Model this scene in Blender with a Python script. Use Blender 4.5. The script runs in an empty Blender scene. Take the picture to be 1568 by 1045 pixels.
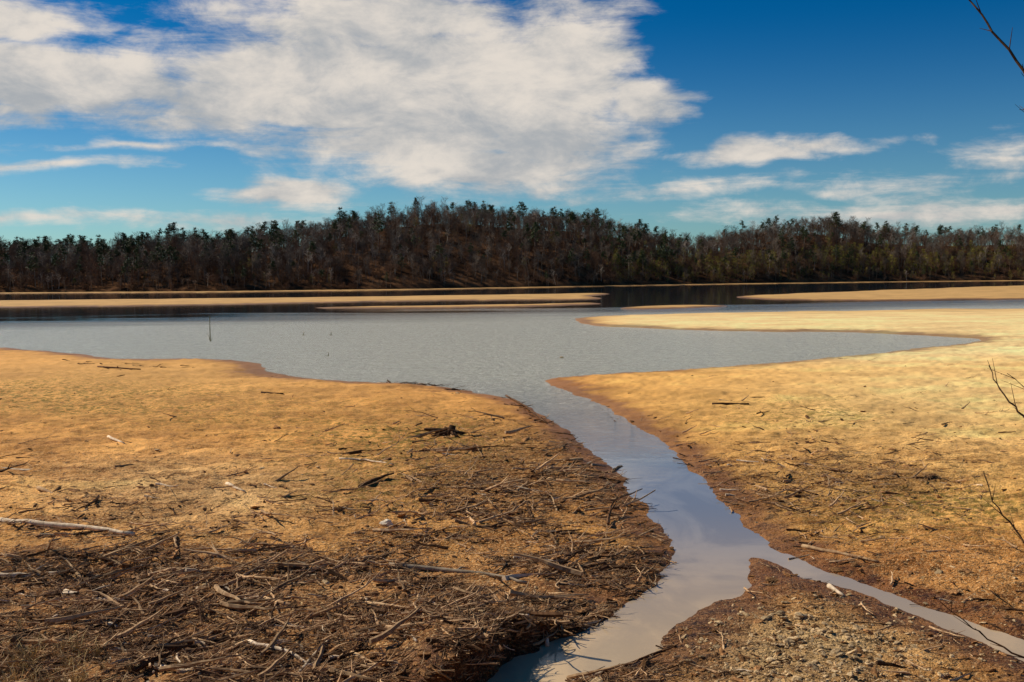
import bpy, math, random
import numpy as np
from mathutils import Vector, Matrix
random.seed(7); rng=np.random.default_rng(7)
scene=bpy.context.scene
scene.view_settings.view_transform='Standard'
scene.view_settings.look='None'
scene.view_settings.exposure=0

# ------------------------------------------------------------ camera
F=1539.0; CH=6.0; PIT=math.atan(104.5/F); ROL=0.0077
fw=Vector((0,math.cos(PIT),-math.sin(PIT))); r0=Vector((1,0,0)); u0=Vector((0,math.sin(PIT),math.cos(PIT)))
rt=r0*math.cos(ROL)-u0*math.sin(ROL); up=u0*math.cos(ROL)+r0*math.sin(ROL)
cam=bpy.data.cameras.new("camera"); co=bpy.data.objects.new("camera",cam); scene.collection.objects.link(co)
cam.sensor_width=36; cam.lens=36*F/1568; cam.clip_end=12000; cam.clip_start=0.1
M=Matrix((rt,up,-fw)).transposed().to_4x4(); M.translation=Vector((0,0,CH)); co.matrix_world=M
scene.camera=co
def ray(px,py):
    return fw+rt*((px-784)/F)+up*((522.5-py)/F)
def P(px,py,z=0.0):
    d=ray(px,py); t=(z-CH)/d.z
    return d.x*t,d.y*t
def azel(px,py):
    d=ray(px,py).normalized(); return math.atan2(d.x,d.y),math.asin(d.z)

# ------------------------------------------------------------ noise
TAB=rng.random((256,256))
def vn(x,y):
    xi=np.floor(x).astype(int); yi=np.floor(y).astype(int); fx=x-xi; fy=y-yi
    fx=fx*fx*(3-2*fx); fy=fy*fy*(3-2*fy)
    a=TAB[xi&255,yi&255]; b=TAB[(xi+1)&255,yi&255]; c=TAB[xi&255,(yi+1)&255]; d=TAB[(xi+1)&255,(yi+1)&255]
    return (a*(1-fx)+b*fx)*(1-fy)+(c*(1-fx)+d*fx)*fy
def fbm(x,y,o=4,g=0.5):
    s=0;a=1;t=0
    for i in range(o):
        s=s+a*vn(x*2**i+17.3*i,y*2**i+5.1*i); t+=a; a*=g
    return s/t
def sst(a,b,x):
    t=np.clip((x-a)/(b-a),0,1); return t*t*(3-2*t)

# ------------------------------------------------------------ shorelines (image pixels projected onto the ground plane)
def cr(pts,n=4,closed=True):
    out=[];N=len(pts)
    for i in range(N):
        p0,p1,p2,p3=[np.array(pts[(i+k)%N],float) for k in(-1,0,1,2)]
        for j in range(n):
            t=j/n
            out.append(0.5*((2*p1)+(-p0+p2)*t+(2*p0-5*p1+4*p2-p3)*t*t+(-p0+3*p1-3*p2+p3)*t**3))
    return out
SH=[(-700,457),(-300,453),(0,450),(300,448.5),(600,445),(800,441.5),(950,438.5),(1200,434.5),(1400,432),(1568,430.5),(1900,428),(2300,425)]
W=[(-700,520),(-300,524),(-100,530),(0,533),(60,538),(150,546),(250,552),(330,552),(390,558),(410,573),(480,582),(560,587),(640,590),(700,597),(760,607),(790,615),(830,635),(870,662),(905,690),(935,715),(960,745),(985,775),(1010,810),(1024,840),(1022,870),(1000,895),(960,925),(920,950),(880,968),(840,985),(790,1012),(740,1040),(680,1062),(560,1085),(300,1100),(-300,1110),(-300,1165),(400,1160),(700,1130),(830,1090),(915,1045),(960,1020),(1010,990),(1050,955),(1085,935),(1120,915),(1140,890),(1146,868),(1157,853),(1190,865),(1240,885),(1300,905),(1380,935),(1450,965),(1520,992),(1568,1018),(1700,1085),(1760,1070),(1640,1020),(1568,985),(1500,960),(1420,930),(1350,905),(1280,880),(1220,855),(1170,825),(1130,790),(1090,750),(1050,710),(1010,675),(960,645),(920,622),(880,605),(850,592),(840,583),(880,578),(960,572),(1060,566),(1150,559),(1250,549),(1350,539),(1440,531),(1485,525),(1490,519),(1440,515),(1330,511),(1200,508),(1060,505),(960,501),(900,497),(870,491),(900,486),(1000,482),(1130,479),(1300,477),(1400,475),(1568,474),(1900,472),(2300,470)]
Wp=cr(W,3)[: (len(W)-1)*3+1]
Wp=[tuple(p) for p in Wp]+[tuple(p) for p in SH[::-1]]
bars=[
 [(-700,466),(-300,463),(0,461),(300,458),(600,454.5),(800,451.5),(900,449.5),(930,450.5),(905,453.5),(920,456.5),(900,459),(700,460),(500,463.5),(300,467.5),(0,471),(-300,474),(-700,478)],
 [(480,472),(650,469),(800,467),(900,465),(912,467),(750,470.5),(600,473)],
 [(1130,456),(1180,451.5),(1300,447),(1450,441.5),(1600,437.5),(2000,434),(2300,434),(2300,456),(2000,457),(1600,458),(1450,459),(1300,460),(1200,459)],
 [(960,471),(1050,467.5),(1125,469),(1060,472.5),(980,474)]]
def toW(poly): return np.array([P(a,b) for a,b in poly])
POLYS=[toW(Wp)]+[toW([tuple(q) for q in cr(b,3)]) for b in bars]
def signed(X,Y):
    "negative in water, positive on land"
    n1=fbm(X*0.9,Y*0.9,4,.6)-.5; n2=fbm(X*0.9+50,Y*0.9+90,4,.6)-.5
    far=sst(50,130,Y)
    m1=fbm(X*0.09,Y*0.09,5,.6)-.5; m2=fbm(X*0.09+31,Y*0.09+77,5,.6)-.5
    Xq=X+n1*0.6+m1*(5*far+1.0*sst(20,50,Y)); Yq=Y+n2*0.55+m2*(7*far+2.0*sst(35,60,Y))
    best=np.full(X.shape,1e12); ins=np.zeros(X.shape,bool)
    for p in POLYS:
        q=np.roll(p,-1,0)
        for (ax,ay),(bx,by) in zip(p,q):
            dx=bx-ax;dy=by-ay;L=dx*dx+dy*dy
            if L<1e-9: continue
            t=np.clip(((Xq-ax)*dx+(Yq-ay)*dy)/L,0,1)
            ex=Xq-ax-t*dx; ey=Yq-ay-t*dy
            np.minimum(best,ex*ex+ey*ey,out=best)
            if dy!=0:
                c=((ay>Yq)!=(by>Yq))&(Xq<(bx-ax)*(Yq-ay)/dy+ax)
                ins^=c
    d=np.sqrt(best)
    return np.where(ins,-d,d)
def blob(X,Y,px,py,rx,ry):
    "soft patch round an image pixel projected to the ground; pixel radii taken as bearing / range fractions"
    cx,cy=P(px,py)  # centre is an image pixel cast through the camera onto water level
    u=(X/np.maximum(Y,1)-cx/cy)/(rx/F)
    dy=py-418.0
    v=(np.log(np.maximum(Y,1))-math.log(cy))/(ry/dy)
    return np.exp(-(u*u+v*v))
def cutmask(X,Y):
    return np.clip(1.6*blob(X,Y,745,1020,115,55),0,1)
def height(X,Y,S=None):
    if S is None: S=signed(X,Y)
    d=np.maximum(S,0)
    cut=cutmask(X,Y)
    h=0.12*(1-np.exp(-d/0.7))+0.22*(1-np.exp(-d/9))
    h=h+cut*0.50*sst(.02,.16,d)
    near=1-sst(60,160,Y)
    rough=(fbm(X*1.5,Y*2.2,5,0.62)-.5)*0.26+(fbm(X*.35,Y*.5,3)-.5)*0.24
    h=h+rough*near*(1-np.exp(-d/0.8))
    h=h+4.4*sst(0,1,(11-Y)/11)
    u=-0.06*(1-np.exp(S/0.4))-0.10*np.minimum(-S,15)
    return np.where(S>0,h+0.004,u)
def GZ(x,y): return float(height(np.array([float(x)]),np.array([float(y)]))[0])
def G(px,py,dz=0.0):
    z=0.0
    for i in range(4):
        x,y=P(px,py,z); z=max(GZ(x,y),0.0)
    return Vector((x,y,z+dz))

# ------------------------------------------------------------ mesh / material helpers
def mkmesh(name,V,Fc,mat=None,smooth=False,link=True):
    me=bpy.data.meshes.new(name); me.from_pydata([tuple(v) for v in V],[],Fc); me.update()
    if smooth: me.polygons.foreach_set("use_smooth",[True]*len(me.polygons))
    ob=bpy.data.objects.new(name,me)
    if mat: me.materials.append(mat)
    if link: scene.collection.objects.link(ob)
    return ob
def gridmesh(name,X,Y,Z,mat):
    R,C=X.shape
    me=bpy.data.meshes.new(name)
    me.vertices.add(R*C); me.vertices.foreach_set("co",np.stack([X,Y,Z],-1).astype(np.float32).ravel())
    idx=np.arange(R*C).reshape(R,C)
    q=np.stack([idx[:-1,:-1],idx[:-1,1:],idx[1:,1:],idx[1:,:-1]],-1).reshape(-1,4)
    n=len(q); me.loops.add(n*4); me.loops.foreach_set("vertex_index",q.ravel().astype(np.int32))
    me.polygons.add(n); me.polygons.foreach_set("loop_start",np.arange(0,n*4,4,dtype=np.int32))
    me.update(calc_edges=True); me.validate()
    me.polygons.foreach_set("use_smooth",np.ones(len(me.polygons),bool))
    me.materials.append(mat)
    ob=bpy.data.objects.new(name,me); scene.collection.objects.link(ob); return ob
class NT:
    def __init__(s,nt): s.nt=nt; s.n=nt.nodes; s.l=nt.links
    def add(s,t,**k):
        n=s.n.new(t)
        for a,b in k.items(): setattr(n,a,b)
        return n
    def put(s,sock,v):
        if isinstance(v,bpy.types.NodeSocket): s.l.new(v,sock)
        else: sock.default_value=v
    def m(s,op,a,b=0.0,c=None,clamp=False):
        n=s.add('ShaderNodeMath',operation=op); n.use_clamp=clamp
        s.put(n.inputs[0],a); s.put(n.inputs[1],b)
        if c is not None: s.put(n.inputs[2],c)
        return n.outputs[0]
    def mr(s,v,a,b,c=0.0,d=1.0,smooth=True):
        n=s.add('ShaderNodeMapRange',interpolation_type='SMOOTHSTEP' if smooth else 'LINEAR')
        s.put(n.inputs['Value'],v); n.inputs['From Min'].default_value=a;n.inputs['From Max'].default_value=b
        n.inputs['To Min'].default_value=c;n.inputs['To Max'].default_value=d
        return n.outputs['Result']
    def mix(s,f,a,b,mode='MIX'):
        n=s.add('ShaderNodeMix',data_type='RGBA',blend_type=mode)
        s.put(n.inputs[0],f)
        for sk,v in((n.inputs[6],a),(n.inputs[7],b)):
            if isinstance(v,bpy.types.NodeSocket): s.l.new(v,sk)
            else: sk.default_value=(v[0],v[1],v[2],1)
        return n.outputs[2]
    def noise(s,vec,scale,detail=5,rough=0.5,dist=0.0):
        n=s.add('ShaderNodeTexNoise'); n.inputs['Scale'].default_value=scale; n.inputs['Detail'].default_value=detail
        n.inputs['Roughness'].default_value=rough; n.inputs['Distortion'].default_value=dist
        if vec is not None: s.l.new(vec,n.inputs['Vector'])
        return n.outputs['Fac']
    def mapv(s,vec,scale=(1,1,1),loc=(0,0,0),rot=(0,0,0)):
        n=s.add('ShaderNodeMapping'); s.l.new(vec,n.inputs[0]); n.inputs['Scale'].default_value=scale
        n.inputs['Location'].default_value=loc; n.inputs['Rotation'].default_value=rot
        return n.outputs[0]
def newmat(name):
    m=bpy.data.materials.new(name); m.use_nodes=True; nt=m.node_tree
    return m,NT(nt),nt.nodes['Principled BSDF']
def woodmat(name,c1,c2,scale=14,rand=True,bump=True):
    m,t,b=newmat(name)
    tc=t.add('ShaderNodeTexCoord').outputs['Object']
    n=t.noise(tc,scale,3,.6)
    c=t.mix(t.mr(n,.35,.65),c1,c2)
    if rand:
        oi=t.add('ShaderNodeObjectInfo').outputs['Random']
        g=t.mr(oi,0,1,.5,1.4,False)
        cc=t.add('ShaderNodeCombineColor'); [t.l.new(g,cc.inputs[i]) for i in range(3)]
        c=t.mix(1.0,c,cc.outputs[0],'MULTIPLY')
    t.l.new(c,b.inputs['Base Color']); b.inputs['Roughness'].default_value=.9; b.inputs['Specular IOR Level'].default_value=.1
    if bump:
        bp=t.add('ShaderNodeBump'); bp.inputs['Strength'].default_value=.5; bp.inputs['Distance'].default_value=.01
        t.l.new(n,bp.inputs['Height']); t.l.new(bp.outputs[0],b.inputs['Normal'])
    return m

# ------------------------------------------------------------ ground
gm,t,b=newmat("mud_and_sand")
geo=t.add('ShaderNodeNewGeometry').outputs['Position']
gy=t.add('ShaderNodeSeparateXYZ'); t.l.new(geo,gy.inputs[0]); dist=t.mr(gy.outputs[1],30,65,1,.30)
att=t.add('ShaderNodeAttribute',attribute_name="tint").outputs['Color']
gat=t.add('ShaderNodeAttribute',attribute_name="mask").outputs['Color']
sep=t.add('ShaderNodeSeparateColor'); t.l.new(gat,sep.inputs[0])
wet_shade,deb,grs=sep.outputs
pv=t.mapv(geo,(.7,.9,1.0),(0,0,0),(0,0,.06))
nL=t.noise(pv,.6,8,.70); nM=t.noise(pv,4.5,5,.68,.2); nF=t.noise(pv,24,3,.65)
pv2=t.mapv(geo,(.30,.95,1.0),(3,1,0),(0,0,.15)); nS=t.noise(pv2,2.2,5,.68,.8)
lf=t.m('MULTIPLY',t.m('MULTIPLY_ADD',deb,.6,.4),dist)
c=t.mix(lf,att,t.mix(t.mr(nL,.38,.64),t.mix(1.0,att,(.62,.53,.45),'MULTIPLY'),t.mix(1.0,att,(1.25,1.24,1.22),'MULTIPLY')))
sm=t.m('MULTIPLY',t.m('MULTIPLY_ADD',deb,.75,.25),dist)
c=t.mix(t.m('MULTIPLY',t.mr(nS,.50,.62),sm),c,t.mix(1.0,c,(.42,.34,.27),'MULTIPLY'))
spot=t.m('MULTIPLY',t.mr(nM,.54,.62),t.m('MULTIPLY_ADD',deb,.82,.06))
c=t.mix(spot,c,(.060,.028,.011))
c=t.mix(t.m('MULTIPLY',t.mr(nF,.55,.66),t.m('MULTIPLY_ADD',deb,.50,.12)),c,(.06,.030,.012))
c=t.mix(t.m('MULTIPLY',t.mr(nF,.48,.34),t.m('MULTIPLY_ADD',deb,.70,.10)),c,(.85,.55,.25))
gn=t.m('MULTIPLY',grs,t.mr(t.noise(pv,5,6,.8),.46,.56))
c=t.mix(t.m('MULTIPLY',gn,.85),c,(.15,.12,.018))
c=t.mix(t.m('MULTIPLY',wet_shade,.82),c,t.mix(1.0,c,(.32,.22,.17),'MULTIPLY'))  # darkens the damp shore and carries the painted shade of the cut face
t.l.new(c,b.inputs['Base Color'])
t.l.new(t.mr(wet_shade,0,1,.95,.45),b.inputs['Roughness']); b.inputs['Specular IOR Level'].default_value=.15
hh=t.m('ADD',t.m('MULTIPLY',nM,.7),t.m('ADD',t.m('MULTIPLY',nF,.28),t.m('MULTIPLY',nS,.4)))
bp=t.add('ShaderNodeBump'); bp.inputs['Distance'].default_value=.24
t.l.new(t.m('MULTIPLY',t.m('MULTIPLY_ADD',deb,.7,.30,clamp=True),dist),bp.inputs['Strength'])
t.l.new(hh,bp.inputs['Height']); t.l.new(bp.outputs[0],b.inputs['Normal'])

rr=np.concatenate([np.geomspace(1.2,11,40,endpoint=False),np.geomspace(11,620,850,endpoint=False),np.geomspace(620,6000,30)])
aa=np.radians(np.linspace(-44,44,850))
Rg,Ag=np.meshgrid(rr,aa,indexing='ij')
GX=Rg*np.sin(Ag); GY=Rg*np.cos(Ag)
S=signed(GX,GY); Z=height(GX,GY,S)
ground=gridmesh("ground",GX,GY,Z,gm)
B=lambda *a: blob(GX,GY,*a)
nz=fbm(GX*.25,GY*.4,5,.6)
def lerp(a,bc,f):
    f=np.clip(f,0,1)[...,None]; return a*(1-f)+np.array(bc)*f
T=np.ones(GX.shape+(3,))*np.array((.74,.35,.085))
right=sst(0.02,.14,GX/np.maximum(GY,1))
T=lerp(T,(.84,.43,.105),right)
T=lerp(T,(.92,.60,.23),B(1470,610,330,90)*1.0)
T=lerp(T,(.72,.38,.11),B(250,575,420,45)*.9)
T=lerp(T,(.95,.66,.29),sst(56,70,GY)*right)
T=lerp(T,(.58,.34,.12),sst(120,160,GY))
T=lerp(T,(.92,.57,.24),B(300,770,250,60)*.8)
T=lerp(T,(.42,.19,.055),B(790,740,180,110)*.95)
T=lerp(T,(.44,.21,.07),sst(23,18,GY)*(1-right*.4))  # darker near ground: damp mud, with cloud shade painted into the tint
T=lerp(T,(.66,.29,.08),B(1400,870,260,60)*.9)
T=lerp(T,(.56,.29,.085),B(1270,740,170,60)*.7)
spit=B(1230,1020,150,75)
T=lerp(T,(.70,.48,.22),spit*1.2)
T=np.minimum(T*(0.62+0.76*nz)[...,None],.9)
wn=fbm(GX*.6+4,GY*.8+8,4,.6)
wet_shade_m=np.clip(1.3*np.exp(-(np.maximum(S,0)/(np.where(GY<50,1.0,1.8)*(.2+1.7*wn)))**2),0,1)
wet_shade_m=np.maximum(wet_shade_m,cutmask(GX,GY)*(1-sst(.2,.35,S))*1.0)  # cut bank face: shade put into the colour on top of damp soil
debm=np.clip(B(780,770,190,120)+.85*sst(23,18.5,GY)*(1-right*.3)+.75*B(1290,760,240,75)+.7*B(200,780,330,90)+.4*B(300,620,400,50)+.3*sst(45,25,GY)+.04,0,1)*(1-.8*sst(40,60,GY))
gr=np.clip(1.0*B(60,610,300,35)+1.1*B(620,680,190,50)+1.1*B(1430,790,220,50)+.9*B(1250,640,200,30)+.8*B(250,640,250,30)+.6*B(560,770,150,50),0,1)*np.clip(nz*2.6-.5,0,1)
gr=np.maximum(gr,sst(235,330,GY)*.2)
def addcol(ob,name,A):
    a=ob.data.color_attributes.new(name,'FLOAT_COLOR','POINT')
    A=np.concatenate([A,np.ones(A.shape[:-1]+(1,))],-1)
    a.data.foreach_set("color",A.astype(np.float32).ravel())
addcol(ground,"tint",T); addcol(ground,"mask",np.stack([wet_shade_m,debm,gr],-1))

# ------------------------------------------------------------ lake
wm,t,b=newmat("lake_water")
geo=t.add('ShaderNodeNewGeometry').outputs['Position']
sp=t.add('ShaderNodeSeparateXYZ'); t.l.new(geo,sp.inputs[0]); y=sp.outputs[1]
wob=t.m('MULTIPLY',t.m('SUBTRACT',t.noise(t.mapv(geo,(.012,.05,1)),1,3,.6),.5),60)
yy=t.m('ADD',y,t.m('ADD',wob,t.m('MULTIPLY',sp.outputs[0],-.35)))
ripfar=t.mr(yy,170,125,0,1)
rip=t.m('MULTIPLY',t.mr(y,28,52),ripfar)
n1=t.noise(t.mapv(geo,(.8,1.3,1),(0,0,0),(0,0,.3)),2.6,5,.72,.6); n2=t.noise(t.mapv(geo,(.7,1.2,1)),.5,3,.55)
bp=t.add('ShaderNodeBump'); bp.inputs['Distance'].default_value=.22
t.l.new(t.mr(rip,0,1,.02,1.0,False),bp.inputs['Strength'])
t.l.new(t.m('ADD',n1,n2),bp.inputs['Height']); t.l.new(bp.outputs[0],b.inputs['Normal'])
t.l.new(t.mr(rip,0,1,.04,.14,False),b.inputs['Roughness'])
b.inputs['IOR'].default_value=1.34
silt=t.noise(t.mapv(geo,(.5,.35,1),(0,0,0),(0,0,.5)),.8,5,.6,.8)
near_c=t.mix(t.mr(y,14,26),(.44,.32,.19),(.20,.21,.24))
near_c=t.mix(t.mr(silt,.42,.62),near_c,t.mix(1.0,near_c,(1.35,1.3,1.2),'MULTIPLY'))
lk=t.mix(t.mr(n1,.38,.62),(.52,.51,.415),(.68,.66,.54))
lake_c=t.mix(t.mr(y,30,60),near_c,lk)
t.l.new(t.mix(ripfar,(.010,.018,.026),lake_c),b.inputs['Base Color'])  # far water: dark hill reflection helped along by a darkened base colour
lake=mkmesh("lake",[(-5000,5,0),(5000,5,0),(5000,6000,0),(-5000,6000,0)],[(0,1,2,3)],wm)

# ------------------------------------------------------------ wooded hill
sa=[];sr=[]
for px,py in SH:
    x,y_=P(px,py); sa.append(math.atan2(x,y_)); sr.append(math.hypot(x,y_))
def shore_r(a): return np.interp(a,sa,sr)
TOP=[(-700,372),(-200,366),(0,364),(100,361),(200,357),(300,353),(400,348),(450,342),(500,334),(550,325),(600,317),(700,310),(760,314),(820,318),(900,321),(950,331),(1000,348),(1060,362),(1100,356),(1150,341),(1200,333),(1250,329),(1300,335),(1350,342),(1420,350),(1500,346),(1568,346),(1900,338),(2300,345)]
ta=[azel(*p)[0] for p in TOP]; te=[azel(*p)[1] for p in TOP]
def ridge_w(a): return 75+ 45*np.exp(-((a+.04)/.14)**2)
TREEH=12.0
def hill_h(a,r):
    rs=shore_r(a)+9; rw=ridge_w(a); e=np.interp(a,ta,te)
    Hh=np.tan(e)*(rs+rw)+CH-TREEH
    t_=(r-rs)/rw
    up_=np.where(t_<0,0,np.sin(np.clip(t_,0,1)*math.pi/2)**1.15)
    dn=1-.75*sst(1.0,2.6,t_)
    X=r*np.sin(a);Y=r*np.cos(a)
    return np.where(t_<0,-.8,-.8*(1-sst(0,.05,t_))+Hh*up_*dn+(fbm(X*.03,Y*.03,4)-.5)*5*np.clip(t_*2,0,1)+.5*sst(0,.04,t_))
hm,t,b=newmat("leaf_litter")
geo=t.add('ShaderNodeNewGeometry').outputs['Position']
c=t.mix(t.mr(t.noise(geo,.12,7,.7),.4,.62),(.05,.026,.014),(.15,.074,.035))
t.l.new(c,b.inputs['Base Color']); b.inputs['Roughness'].default_value=1; b.inputs['Specular IOR Level'].default_value=0
ha=np.radians(np.linspace(-44,44,500)); ht=np.concatenate([np.linspace(0,160,110),np.linspace(165,600,25)])
HT,HA=np.meshgrid(ht,ha,indexing='ij'); HR=shore_r(HA)+HT
hill=gridmesh("wooded_hill",HR*np.sin(HA),HR*np.cos(HA),hill_h(HA,HR),hm)

# ------------------------------------------------------------ prototypes
def tube(V,Fc,pts,rad,sides=3,cap=False):
    pts=[Vector(p) for p in pts]; base=len(V); n=len(pts)
    for i,p in enumerate(pts):
        d=(pts[min(i+1,n-1)]-pts[max(i-1,0)])
        if d.length<1e-9: d=Vector((0,0,1))
        d.normalize(); a=d.orthogonal().normalized() if abs(d.z)<.95 else Vector((1,0,0)); a=(a-d*a.dot(d)).normalized(); c_=d.cross(a)
        for k in range(sides):
            an=2*math.pi*k/sides; V.append(p+(a*math.cos(an)+c_*math.sin(an))*rad[i])
    for i in range(n-1):
        for k in range(sides):
            k2=(k+1)%sides; Fc.append((base+i*sides+k,base+i*sides+k2,base+(i+1)*sides+k2,base+(i+1)*sides+k))
    if cap:
        Fc.append(tuple(base+k for k in range(sides))[::-1]); Fc.append(tuple(base+(n-1)*sides+k for k in range(sides)))
def rv(s=1): return Vector((random.uniform(-s,s),random.uniform(-s,s),random.uniform(-s,s)))
def branch(V,Fc,p,d,L,r,depth,sides=3,up_=.15,kids=(6,5,4),n=4,rmin=.018):
    pts=[p]; q=Vector(p); dd=Vector(d).normalized()
    for i in range(n):
        dd=(dd+rv(.22)+Vector((0,0,up_))).normalized(); q=q+dd*(L/n); pts.append(q.copy())
    tube(V,Fc,pts,[r*(1-.8*i/n) for i in range(n+1)],sides)
    if depth>0:
        for k in range(kids[-depth]):
            i=random.uniform(.25,1)*n; j=min(int(i),n-1); pp=pts[j].lerp(pts[j+1],i-j)
            ax=(pts[j+1]-pts[j]).normalized()
            sd=rv(1); sd=(sd-ax*sd.dot(ax)).normalized()
            branch(V,Fc,pp,ax*.75+sd*.75,L*random.uniform(.38,.6),max(r*.45,rmin),depth-1,3,up_,kids,max(2,n-1),rmin)
def bare_tree(H,spread,low=.35,nb=16):
    V=[];Fc=[]; n=7; q=Vector((0,0,-.5)); pts=[q.copy()]; dd=Vector((0,0,1))
    for i in range(n):
        dd=(dd+Vector((random.uniform(-.09,.09),random.uniform(-.09,.09),.1))).normalized(); q=q+dd*(H*.9/n); pts.append(q.copy())
    tube(V,Fc,pts,[.17*(1-.8*i/n) for i in range(n+1)],5)
    for k in range(nb):
        f=random.uniform(low,.98); i=f*n; j=min(int(i),n-1); pp=pts[j].lerp(pts[j+1],i-j)
        an=random.uniform(0,6.28); 
        branch(V,Fc,pp,Vector((math.cos(an),math.sin(an),random.uniform(.5,1.3))),spread*(1.25-.7*f),.075*(1.25-f),2,3,.12,(5,5),3,.024)
    return V,Fc
bark=[woodmat("bark_grey",(.13,.095,.07),(.24,.185,.135),2,bump=False),woodmat("bark_brown",(.13,.070,.040),(.24,.13,.075),2,bump=False),
      woodmat("bark_pale",(.30,.24,.18),(.48,.39,.30),2,bump=False)]
def leafmat(name,c1,c2):
    m,t,b=newmat(name)
    oi=t.add('ShaderNodeObjectInfo').outputs['Random']; g=t.add('ShaderNodeNewGeometry')
    n=t.noise(g.outputs['Position'],1.3,1,.5)
    c=t.mix(t.m('MULTIPLY',t.m('ADD',oi,n),.6,clamp=True),c1,c2)
    t.l.new(c,b.inputs['Base Color']); b.inputs['Roughness'].default_value=.7; b.inputs['Specular IOR Level'].default_value=.2
    return m
pine_m=leafmat("pine_needles",(.028,.042,.013),(.07,.085,.022))
bud_m=leafmat("spring_leaves",(.17,.16,.015),(.32,.26,.03))
rust_m=leafmat("dead_leaves",(.12,.048,.020),(.24,.11,.04))
def leaves(V,Fc,c,rad,n,s,flat=.7):
    for k in range(n):
        p=c+Vector((random.gauss(0,.45)*rad,random.gauss(0,.45)*rad,random.gauss(0,.45)*rad*flat))
        a=rv(1).normalized()*s*random.uniform(.5,1.2); b_=a.cross(rv(1)).normalized()*s*.5
        i=len(V); V+= [p-a,p+b_,p+a,p-b_]; Fc.append((i,i+1,i+2,i+3))
def join2(name,A,ma,Bm,mb):
    V=list(A[0]);Fc=list(A[1]);n=len(V);nf=len(Fc)
    V+=Bm[0]; Fc+=[tuple(i+n for i in f) for f in Bm[1]]
    ob=mkmesh(name,V,Fc,ma,link=False); ob.data.materials.append(mb)
    mi=np.zeros(len(Fc),np.int32); mi[nf:]=1; ob.data.polygons.foreach_set("material_index",mi); return ob
def pine(H,full):
    V=[];Fc=[];LV=[];LF=[]
    tube(V,Fc,[(0,0,-.5),(.1,0,H*.5),(0,.1,H)],[.17,.12,.04],5)
    for k in range(int(18+full*14)):
        f=random.uniform(.62-full*.3,1)**.8; an=random.uniform(0,6.28); L=(1.0-f)*3.4+.6; L*=random.uniform(.5,1.2)
        p=Vector((0,0,H*f)); e=p+Vector((math.cos(an)*L,math.sin(an)*L,random.uniform(0,.7)))
        tube(V,Fc,[p,e],[.05,.02],3)
        leaves(LV,LF,e,.72,15,.28); leaves(LV,LF,p.lerp(e,.55),.5,5,.26)
    leaves(LV,LF,Vector((0,0,H)),.6,16,.26)
    return V,Fc,LV,LF
def proto_coll(name,obs):
    c=bpy.data.collections.new(name)
    for o in obs: c.objects.link(o)
    return c
tp=[]
# 0-4 bare, 5 pale bare, 6-8 pines, 9-10 budding, 11 rust, 12 low brush
for i in range(5):
    V,Fc=bare_tree(random.uniform(9.5,13.0),random.uniform(2.8,4.2),random.choice([.3,.4,.5])); tp.append(mkmesh("tree%02d"%i,V,Fc,bark[i%2],link=False))
V,Fc=bare_tree(11.5,2.8,.5,10); tp.append(mkmesh("tree05",V,Fc,bark[2],link=False))
for i in range(3):
    A=pine(random.uniform(10.5,12.5),[.1,.4,1][i]); tp.append(join2("tree%02d"%(6+i),(A[0],A[1]),bark[i%2],(A[2],A[3]),pine_m))
def leafy(H,r,n,s):
    V,Fc=bare_tree(H,r,.15,9); LV=[];LF=[]
    for k in range(n):
        f=random.uniform(.2,1); an=random.uniform(0,6.28); q=r*.75*math.sin(math.pi*min(1,f*.9+.05))*random.uniform(.3,1)
        leaves(LV,LF,Vector((math.cos(an)*q,math.sin(an)*q,H*f)),.7,9,s,.9)
    return V,Fc,LV,LF
for i,(mm,H,r) in enumerate([(bud_m,7.5,2.4),(bud_m,9,2.6),(rust_m,7,2.3),(rust_m,4,2.2)]):
    A=leafy(H,r,30,.17); tp.append(join2("tree%02d"%(9+i),(A[0],A[1]),bark[i%2],(A[2],A[3]),mm))
tcol=proto_coll("forest_tree_kinds",tp)

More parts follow.
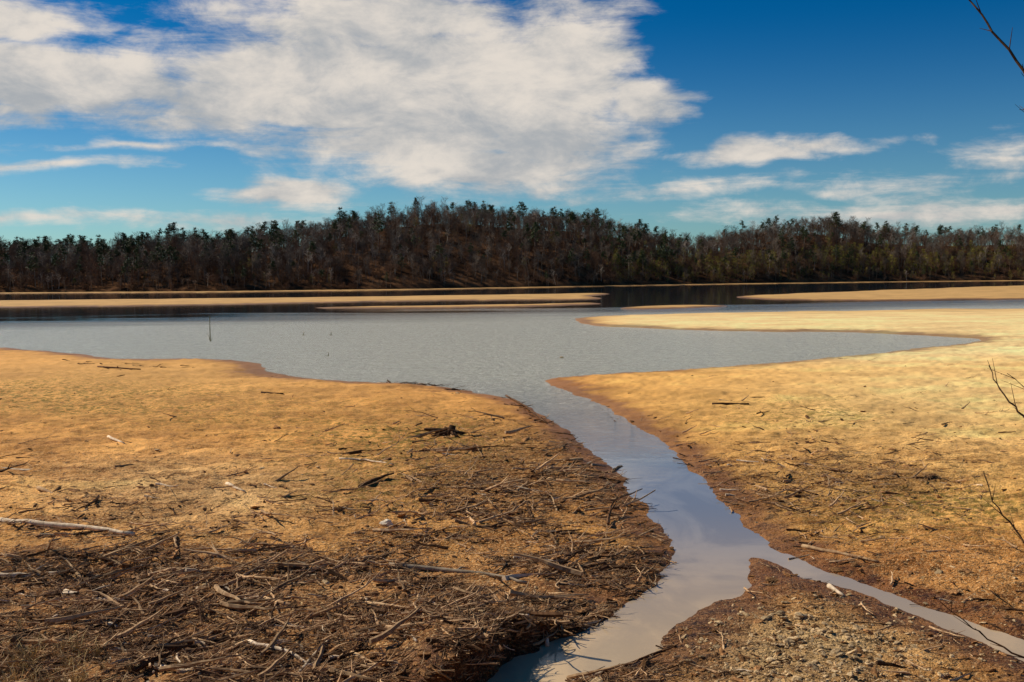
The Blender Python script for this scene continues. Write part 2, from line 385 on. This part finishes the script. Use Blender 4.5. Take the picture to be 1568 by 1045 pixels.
def scatter(name,coll,pts,rots,scl,idx):
    me=bpy.data.meshes.new(name); n=len(pts)
    me.vertices.add(n); me.vertices.foreach_set("co",np.array(pts,np.float32).ravel())
    a=me.attributes.new("rot",'FLOAT_VECTOR','POINT'); a.data.foreach_set("vector",np.array(rots,np.float32).ravel())
    a=me.attributes.new("scl",'FLOAT_VECTOR','POINT'); a.data.foreach_set("vector",np.array(scl,np.float32).ravel())
    a=me.attributes.new("kind",'INT','POINT'); a.data.foreach_set("value",np.array(idx,np.int32))
    ob=bpy.data.objects.new(name,me); scene.collection.objects.link(ob)
    ng=bpy.data.node_groups.new(name+"_gn",'GeometryNodeTree')
    ng.interface.new_socket("Geometry",in_out='INPUT',socket_type='NodeSocketGeometry')
    ng.interface.new_socket("Geometry",in_out='OUTPUT',socket_type='NodeSocketGeometry')
    N=ng.nodes; L=ng.links
    gi=N.new('NodeGroupInput'); go=N.new('NodeGroupOutput'); ip=N.new('GeometryNodeInstanceOnPoints'); ci=N.new('GeometryNodeCollectionInfo')
    ci.inputs['Collection'].default_value=coll; ci.inputs['Separate Children'].default_value=True; ci.inputs['Reset Children'].default_value=True
    def na(nm,dt):
        q=N.new('GeometryNodeInputNamedAttribute'); q.data_type=dt; q.inputs['Name'].default_value=nm
        return [o for o in q.outputs if o.name=='Attribute' and o.enabled][0]
    e=N.new('FunctionNodeEulerToRotation'); L.new(na("rot",'FLOAT_VECTOR'),e.inputs[0])
    m2p=N.new('GeometryNodeMeshToPoints'); L.new(gi.outputs[0],m2p.inputs[0])
    L.new(m2p.outputs[0],ip.inputs['Points']); L.new(ci.outputs[0],ip.inputs['Instance']); ip.inputs['Pick Instance'].default_value=True
    L.new(na("kind",'INT'),ip.inputs['Instance Index']); L.new(e.outputs[0],ip.inputs['Rotation']); L.new(na("scl",'FLOAT_VECTOR'),ip.inputs['Scale'])
    L.new(ip.outputs[0],go.inputs[0])
    md=ob.modifiers.new("instances",'NODES'); md.node_group=ng
    return ob
# forest points
N_=7800
a=rng.uniform(math.radians(-35),math.radians(35),N_)
tt=rng.uniform(0.0,1.18,N_)
r=shore_r(a)+11+tt*ridge_w(a)
z=hill_h(a,r); X=r*np.sin(a);Y=r*np.cos(a)
pn=fbm(X*.02+9,Y*.02+3,3); u=rng.random(N_)
kind=np.zeros(N_,int); sc=rng.uniform(.52,1.06,N_)*(.82+.38*fbm(X*.05,Y*.05,2))
for i in range(N_):
    pp=.015+ (pn[i]>.57)*.09 + (.06 if a[i]<-.2 else 0)+(.04 if tt[i]>.85 else 0)+(.04 if tt[i]<.2 and a[i]>.2 else 0)
    right_=a[i]>.10
    if u[i]<pp: kind[i]=rng.integers(6,9)
    elif right_ and tt[i]<.4 and rng.random()<.48: kind[i]=rng.integers(9,11)
    elif tt[i]<.85 and rng.random()<.45: kind[i]=rng.choice([11,12,12])
    elif rng.random()<.04: kind[i]=9
    elif rng.random()<.12: kind[i]=5
    else: kind[i]=rng.integers(0,5)
    if tt[i]<.08: sc[i]*=.6
rot=np.stack([rng.normal(0,.05,N_),rng.normal(0,.05,N_),rng.uniform(0,6.28,N_)],-1)
scl=np.stack([sc*rng.uniform(.85,1.2,N_),sc*rng.uniform(.85,1.2,N_),sc],-1)
pts=np.stack([X,Y,z-.2],-1)
scatter("distant_forest",tcol,pts,rot,scl,kind)

# ------------------------------------------------------------ debris
wd=woodmat("driftwood_weathered",(.34,.19,.095),(.58,.38,.20),9); wdark=woodmat("driftwood_dark",(.05,.024,.011),(.13,.065,.03),9)
wpale=woodmat("driftwood_pale",(.48,.36,.23),(.70,.54,.37),9)
clm=woodmat("mud_clod",(.12,.055,.022),(.42,.21,.08),6); stm=woodmat("pebble_stone",(.38,.24,.11),(.62,.45,.25),6)
def stick(L,r,kids):
    V=[];Fc=[];n=6; q=Vector((-L/2,0,0)); dd=Vector((1,0,0)); pts=[q.copy()]
    for i in range(n):
        dd=(dd+Vector((0,random.uniform(-.35,.35),random.uniform(-.12,.12)))).normalized(); q=q+dd*L/n; pts.append(q.copy())
    tube(V,Fc,pts,[r*(1-.7*i/n)*random.uniform(.8,1.2) for i in range(n+1)],5,True)
    for k in range(kids):
        j=random.randint(1,n-1); d=(pts[j]-pts[j-1]).normalized(); s=random.choice((-1,1))
        d2=Vector((d.x,d.y+s*random.uniform(.5,1),random.uniform(.0,.5))).normalized(); l=L*random.uniform(.15,.4)
        tube(V,Fc,[pts[j],pts[j]+d2*l*.5,pts[j]+d2*l+rv(.05)],[r*.5,r*.35,r*.12],4,True)
    return V,Fc
sp_=[]
for i in range(12):
    V,Fc=stick(1,[.010,.016,.024,.040][i%4],[3,2,2,0][i%4]); sp_.append(mkmesh("stick%02d"%i,V,Fc,[wd,wdark,wd][i//4] if i!=11 else wpale,link=False))
scol=proto_coll("stick_kinds",sp_)
def lump(name,mat,flat,seed):
    import bmesh
    bm=bmesh.new(); bmesh.ops.create_icosphere(bm,subdivisions=2,radius=.5); rnd=random.Random(seed)
    ph=[rnd.uniform(0,6) for _ in range(6)]
    for v in bm.verts:
        p=v.co; k=1+.22*math.sin(p.x*7+ph[0])+.2*math.sin(p.y*8+ph[1])+.18*math.sin(p.z*9+ph[2]+p.x*4)+rnd.uniform(-.08,.08)
        v.co=Vector((p.x*k*1.2,p.y*k*.9,p.z*k*flat))
    me=bpy.data.meshes.new(name); bm.to_mesh(me); bm.free(); me.materials.append(mat)
    return bpy.data.objects.new(name,me)
ccol=proto_coll("clod_kinds",[lump("clod%d"%i,clm,.4,i) for i in range(5)])
pcol=proto_coll("pebble_kinds",[lump("pebble%d"%i,stm,.5,20+i) for i in range(5)])
def sample(n,dens,ymin,ymax,amax=.56):
    Yc=1/np.sqrt(rng.uniform(1/ymax**2,1/ymin**2,n)); U=rng.uniform(-amax,amax,n); Xc=U*Yc
    D=dens(Xc,Yc); k=rng.random(n)<D; Xc=Xc[k];Yc=Yc[k]; s=signed(Xc,Yc); k=s>.05; Xc=Xc[k];Yc=Yc[k]; s=s[k]
    return Xc,Yc,height(Xc,Yc,s),s
def dens1(X,Y):
    rt_=sst(.12,.2,X/Y)
    d=1.0*blob(X,Y,790,770,170,115)+1.0*sst(23.5,17,Y)*(1-rt_)+.55*blob(X,Y,1260,730,170,70)*rt_+.35*blob(X,Y,200,850,320,70)+.04
    return np.clip(d*np.clip(fbm(X*.8,Y*1.1,3)*3.4-1.0,0,1),0,1)
X,Y,z,s=sample(85000,dens1,14,70)
n=len(X); L=rng.lognormal(-1.45,.68,n)*np.clip(Y/22,.8,1.4)
L=np.clip(L,.08,1.5)
L=np.where(X/Y>.12,np.minimum(L,.7),L)
yaw=np.where(rng.random(n)<.55,rng.normal(0,.5,n),rng.uniform(0,6.28,n))
kk=rng.integers(0,12,n); kk=np.where((kk==11)&(rng.random(n)<.6),10,kk)
scatter("driftwood_debris",scol,np.stack([X,Y,z+.014],-1),np.stack([rng.normal(0,.3,n),rng.normal(0,.10,n),yaw],-1),np.stack([L,L*1.2,L*1.3],-1),kk)
X,Y,z,s=sample(30000,lambda X,Y:np.clip(dens1(X,Y)*1.0+.04,0,1),14,60)
n=len(X); L=np.clip(rng.lognormal(-3.0,.55,n),.02,.2)
scatter("mud_clods",ccol,np.stack([X,Y,z+L*.03],-1),np.stack([rng.normal(0,.3,n),rng.normal(0,.3,n),rng.uniform(0,6.28,n)],-1),np.stack([L*rng.uniform(1,2,n),L,L],-1),rng.integers(0,5,n))
X,Y,z,s=sample(30000,lambda X,Y:np.clip(1.2*blob(X,Y,1230,1015,150,75)+.2*blob(X,Y,1500,960,200,60)+.02,0,1),13.5,40)
n=len(X); L=np.clip(rng.lognormal(-3.6,.6,n),.012,.16)
scatter("pebbles",pcol,np.stack([X,Y,z+L*.1],-1),np.stack([rng.normal(0,.3,n),rng.normal(0,.3,n),rng.uniform(0,6.28,n)],-1),np.stack([L,L,L],-1),rng.integers(0,5,n))
# washed-up wrack along the lake edge
Q=[]
for px,py,sx_,n_ in [(640,590,60,60),(700,598,25,20),(800,628,35,34),(835,648,20,16),(200,565,150,24),(930,635,30,8)]:
    for k in range(n_):
        x=px+random.gauss(0,.5)*sx_; g=P(x,py+random.gauss(0,2.0)+(x-px)*(.06 if py<620 else .5 if px<850 or px>920 else .1)); Q.append(g)
Q=np.array(Q); s=signed(Q[:,0],Q[:,1]); Q=Q[s>-.5]; s=s[s>-.5]; z=np.maximum(height(Q[:,0],Q[:,1],s),-.01); n=len(Q)
L=np.clip(rng.lognormal(-.85,.55,n),.12,1.3)
scatter("shoreline_driftwood",scol,np.stack([Q[:,0],Q[:,1],z+.03],-1),np.stack([rng.normal(0,.4,n),rng.normal(0,.12,n),rng.normal(0,.7,n)],-1),np.stack([L,L*1.3,L*1.5],-1),rng.choice([4,5,6,7,7,6,2],n))

# named logs
def log(name,pp,r,mat,stubs=2,lift=.5):
    pts=[G(*p,dz=r*lift) for p in pp]
    ex=[]
    for i in range(len(pts)-1):
        for k in range(4):
            ex.append(pts[i].lerp(pts[i+1],k/4)+Vector((random.uniform(-1,1),random.uniform(-1,1),random.uniform(-.4,.6)))*r*.45)
    ex.append(pts[-1]); o=ex[0].copy(); n=len(ex)
    V=[];Fc=[]
    tube(V,Fc,[e-o for e in ex],[r*(1-.55*i/(n-1))*random.uniform(.85,1.15) for i in range(n)],9,True)
    for k in range(stubs):
        j=random.randint(1,n-2); d=(ex[j+1]-ex[j]).normalized(); sd=Vector((-d.y,d.x,.35))*random.choice((-1,1)); sd.z=abs(sd.z)*random.uniform(.3,1.6)
        l=r*random.uniform(4,9); q=ex[j]-o
        tube(V,Fc,[q,q+(d*.7+sd)*l*.5,q+(d*.9+sd*.8)*l+rv(r)],[r*.45,r*.32,r*.12],5,True)
    ob=mkmesh(name,V,Fc,mat,True); ob.location=o; return ob
LG=[([(-10,799),(60,806),(130,811),(205,819)],.085,wpale,1),([(595,864),(680,876),(760,884),(806,894)],.055,wpale,3),
([(195,1003),(300,993),(380,972),(428,958)],.06,wdark,4),([(455,1035),(495,990),(530,940)],.035,wpale,3),([(-5,882),(40,880),(92,878)],.06,wpale,1),
([(100,908),(150,914),(190,922)],.07,wpale,1),([(1228,838),(1290,850),(1346,862)],.045,wd,2),([(915,1036),(970,1016),(1025,993)],.035,wdark,2),
([(1090,621),(1147,620)],.06,wdark,0),([(520,703),(560,706),(602,712)],.04,wpale,2),([(865,857),(905,842),(942,829)],.04,wdark,3),
([(348,742),(375,753)],.05,wpale,0),([(166,670),(190,679)],.06,wpale,0),([(400,601),(434,602)],.06,wdark,0),([(775,607),(805,624),(838,650)],.05,wdark,4),
([(120,897),(200,890),(272,884)],.045,wdark,4),([(258,882),(300,868),(347,853)],.035,wd,3),
([(605,955),(638,986)],.04,wpale,1),([(838,968),(834,938)],.035,wpale,1),([(1268,900),(1292,914)],.05,wpale,0),([(690,688),(735,690)],.05,wdark,1),
([(1170,770),(1220,782)],.04,wdark,2),([(60,752),(105,768)],.05,wd,1),([(400,920),(450,930)],.06,wd,2),([(380,985),(440,1000),(480,1020)],.04,wpale,3),
([(935,866),(968,845)],.04,wdark,1),([(650,690),(700,688)],.04,wdark,1),([(150,562),(215,566)],.07,wdark,1),([(500,880),(560,860),(590,850)],.03,wd,3),([(660,1010),(715,990),(740,975)],.03,wdark,2),
([(20,925),(110,935),(170,930)],.03,wd,3),([(560,925),(640,935)],.035,wd,2),([(300,905),(360,915),(410,908)],.03,wd,3),([(240,1025),(330,1035)],.04,wpale,2),([(540,1000),(590,1030)],.035,wd,2)]
for pp,r,m_,st in LG: log("driftwood_log",pp,r,m_,st)
def stump():
    o=G(690,667); V=[];Fc=[]
    tube(V,Fc,[(-.05,0,-.1),(0,0,.1),(.05,0,.22),(.08,.02,.34)],[.24,.17,.14,.11],9,True)
    for an in (0.2,1.4,2.9,3.6,5.2): tube(V,Fc,[(0,0,.12),(math.cos(an)*.35,math.sin(an)*.35,.06),(math.cos(an)*.75,math.sin(an)*.7,.0)],[.09,.06,.02],6,True)
    tube(V,Fc,[(0,0,.1),(-.6,.1,.16),(-.95,.0,.2)],[.11,.08,.05],7,True)
    ob=mkmesh("tree_stump",V,Fc,wdark,True); ob.location=o
stump()
st=lump("pale_stone",woodmat("pale_stone",(.5,.4,.28),(.7,.6,.45),5),.6,3); scene.collection.objects.link(st); st.location=G(592,804,.04); st.scale=(.30,.25,.25)
for (px,py,s_) in [(1195,942,.16),(1225,945,.2),(1100,955,.12),(700,604,.25),(860,548,.3),(240,690,.12)]:
    st2=lump("stone",stm,.6,int(px)); scene.collection.objects.link(st2); st2.location=G(px,py,.02); st2.scale=(s_,s_,s_*.8)
reedm=woodmat("reed",(.12,.10,.03),(.22,.17,.06),6,False)
def reed(px,py,h,r):
    x,y_=P(px,py); V=[];Fc=[]
    tube(V,Fc,[(0,0,-.3),(.0,0,h*.5),(.02,0,h)],[r,r*.9,r*.5],5,True)
    tube(V,Fc,[(0,0,.0),(-.12,0,h*.2),(-.25,0,h*.3)],[r*.6,r*.4,r*.2],4,True)
    tube(V,Fc,[(0,0,-.1),(.2,0,h*.15)],[r*.6,r*.3],4,True)
    ob=mkmesh("dead_reed",V,Fc,reedm); ob.location=(x,y_,0)
reed(322,523,2.3,.045); reed(465,514,.35,.04); reed(507,514,.35,.04); reed(503,546,.3,.03)
def sapling(px,py,h):
    o=G(px,py); V=[];Fc=[]
    branch(V,Fc,Vector((0,0,-.05)),(0.05,0,1),h,.009,2,4,.3,(5,4),4,.003)
    ob=mkmesh("bare_sapling",V,Fc,wdark); ob.location=o
sapling(525,965,1.15)
def R3(px,py,dd): 
    d=ray(px,py); return Vector((0,0,CH))+d*dd
def shrub():
    V=[];Fc=[]; bx,by=3.25,5.0; bz=GZ(bx,by)
    tr=[Vector((bx,by,bz-.1)),Vector((bx+.05,by,bz+1.2)),Vector((bx-.05,by+.05,bz+2.4)),Vector((bx+.05,by,bz+3.6)),Vector((bx,by,bz+5.0))]
    tube(V,Fc,tr,[.05,.04,.03,.02,.008],7)
    def br(start,pix,r):
        pts=[tr[0].lerp(tr[-1],start)]+[R3(x,y_,5+.05*i) for i,(x,y_) in enumerate(pix)]
        fine=[]
        for i in range(len(pts)-1):
            for k in range(3): fine.append(pts[i].lerp(pts[i+1],k/3)+rv(.008))
        fine.append(pts[-1]); n=len(fine)
        tube(V,Fc,fine,[r*(1-.75*i/(n-1)) for i in range(n)],5)
        for j in range(4,n-1,2):
            d=(fine[j+1]-fine[j]).normalized(); e=fine[j]+(d+rv(.8)).normalized()*random.uniform(.05,.16); tube(V,Fc,[fine[j],e],[r*.35,r*.12],3)
    br(.80,[(1600,170),(1568,108),(1530,60),(1502,22),(1478,-5),(1460,-30)],.010)
    br(.50,[(1620,700),(1568,640),(1545,615),(1525,588),(1514,560)],.008)
    br(.55,[(1620,640),(1580,600),(1542,572)],.006)
    br(.36,[(1620,880),(1568,828),(1545,800),(1520,768),(1506,722)],.008)
    br(.20,[(1640,1060),(1568,1008),(1520,985),(1490,962),(1440,922)],.008)
    br(.70,[(1620,230),(1575,178),(1561,168)],.006)
    mkmesh("bare_shrub",V,Fc,wdark)
shrub()
gmat=woodmat("dry_grass_blades",(.34,.23,.09),(.66,.48,.23),5,bump=False)
def tuft(nm,n,h):
    V=[];Fc=[]
    for k in range(n):
        an=random.uniform(0,6.28); q=random.uniform(0,.10); p=Vector((math.cos(an)*q,math.sin(an)*q,0)); l=h*random.uniform(.5,1.2)
        d=Vector((random.gauss(0,.35),random.gauss(0,.35),1)); w=Vector((math.cos(an+1.5),math.sin(an+1.5),0))*.005
        a1=p+d*l*.55; a2=a1+(d+Vector((random.gauss(0,.6),random.gauss(0,.6),-.5)))*l*.45
        i=len(V); V+=[p-w,p+w,a1+w,a1-w,a2]; Fc+=[(i,i+1,i+2,i+3),(i+3,i+2,i+4)]
    return mkmesh(nm,V,Fc,gmat,link=False)
gcol=proto_coll("grass_kinds",[tuft("tuft%d"%i,18,.34) for i in range(4)])
X,Y,z,s=sample(2800,lambda X,Y:np.clip(1.3*blob(X,Y,60,1040,120,40),0,1),12.5,24)
n=len(X); L=rng.uniform(.5,1.3,n)
scatter("dry_grass",gcol,np.stack([X,Y,z],-1),np.stack([rng.normal(0,.1,n),rng.normal(0,.1,n),rng.uniform(0,6.28,n)],-1),np.stack([L,L,L],-1),rng.integers(0,4,n))

# ------------------------------------------------------------ sun & sky
SAZ,SEL=math.radians(-62),math.radians(38)
sv=Vector((math.sin(SAZ)*math.cos(SEL),math.cos(SAZ)*math.cos(SEL),math.sin(SEL)))
sl=bpy.data.lights.new("sun",'SUN'); sl.energy=5.0; sl.angle=math.radians(.5); sl.color=(1,.91,.77)
so=bpy.data.objects.new("sun",sl); scene.collection.objects.link(so); so.rotation_euler=(-sv).to_track_quat('-Z','Y').to_euler(); so.location=(-50,0,60)
w=bpy.data.worlds.new("World"); scene.world=w; w.use_nodes=True
w.cycles.sampling_method='MANUAL'; w.cycles.sample_map_resolution=256
t=NT(w.node_tree); bg=w.node_tree.nodes['Background']; bg.inputs['Strength'].default_value=.1
sky=t.add('ShaderNodeTexSky'); sky.sky_type='NISHITA'; sky.sun_disc=False; sky.sun_elevation=SEL; sky.sun_rotation=SAZ; sky.ozone_density=3; sky.dust_density=.3
gen=t.add('ShaderNodeTexCoord').outputs['Generated']
sp=t.add('ShaderNodeSeparateXYZ'); t.l.new(gen,sp.inputs[0])
az=t.m('ARCTAN2',sp.outputs[0],sp.outputs[1]); el=t.m('ARCSINE',sp.outputs[2])
cx=t.add('ShaderNodeCombineXYZ'); t.l.new(az,cx.inputs[0]); t.l.new(t.m('MULTIPLY',el,1.7),cx.inputs[1]); ae=cx.outputs[0]
d1=t.m('SUBTRACT',t.noise(ae,7,3,.55),.5); d2=t.m('SUBTRACT',t.noise(t.mapv(ae,(1,1,1),(5,3,1)),7,3,.55),.5)
azd=t.m('ADD',az,t.m('MULTIPLY',d1,.14)); eld=t.m('ADD',el,t.m('MULTIPLY',d2,.06))
BL=[(650,140,350,160,1),(420,140,280,90,.95),(860,110,140,140,.85),(840,210,150,90,.85),(190,125,200,56,.9),(50,115,150,60,.95),(20,30,120,45,.75),(750,255,240,50,.8),(580,40,260,70,.85),(970,155,90,40,.75),
(1140,232,150,22,.72),(1270,219,110,14,.55),(460,303,130,30,.75),(50,245,180,12,.4),(220,222,160,11,.4),(150,342,420,16,.42),(1150,290,380,18,.34),(1540,245,90,35,.36),(1420,325,380,26,.40),(330,15,120,30,.4),
(500,-300,700,170,.9)]
dens=None
for (px,py,rx,ry,wt) in BL:
    a0,e0=azel(px,py)
    A=t.m('MULTIPLY_ADD',azd,F/rx,-a0*F/rx); E=t.m('MULTIPLY_ADD',eld,F/ry,-e0*F/ry)
    q=t.m('SQRT',t.m('MULTIPLY_ADD',A,A,t.m('MULTIPLY',E,E)))
    v=t.m('MULTIPLY_ADD',q,-wt,wt)
    dens=v if dens is None else t.m('MAXIMUM',dens,v)
fb=t.noise(t.mapv(ae,(1,1.15,1),(1,2,3),(0,0,-.25)),15,8,.64,.3)
wsp=t.noise(t.mapv(ae,(1,4.5,1),(4,1,3),(0,0,.12)),8,7,.64,.5)
dens=t.m('MAXIMUM',dens,-.36)
dn=t.m('ADD',dens,t.m('ADD',t.m('MULTIPLY',t.m('SUBTRACT',fb,.5),1.0),t.m('MULTIPLY',t.m('SUBTRACT',wsp,.5),.85)))
mask=t.mr(dn,-.08,.50)
mask=t.m('MULTIPLY',mask,.97)
sh1=t.noise(t.mapv(ae,(1,1.2,1),(1.02,2.03,3),(0,0,-.25)),6.5,6,.62,.2)
shade=t.mr(t.m('ADD',t.m('MULTIPLY',sh1,.55),t.m('MULTIPLY',fb,.45)),.36,.62)
ccol_=t.mix(shade,(4.0,4.2,4.4),(7.8,7.1,6.3))
grad=t.mr(el,.0,.26)
tint=t.mix(grad,(.42,.68,.80),(.001,.31,.58))
skyc=t.mix(1.0,sky.outputs[0],tint,'MULTIPLY')
fin=t.mix(mask,skyc,ccol_)
t.l.new(fin,bg.inputs['Color'])
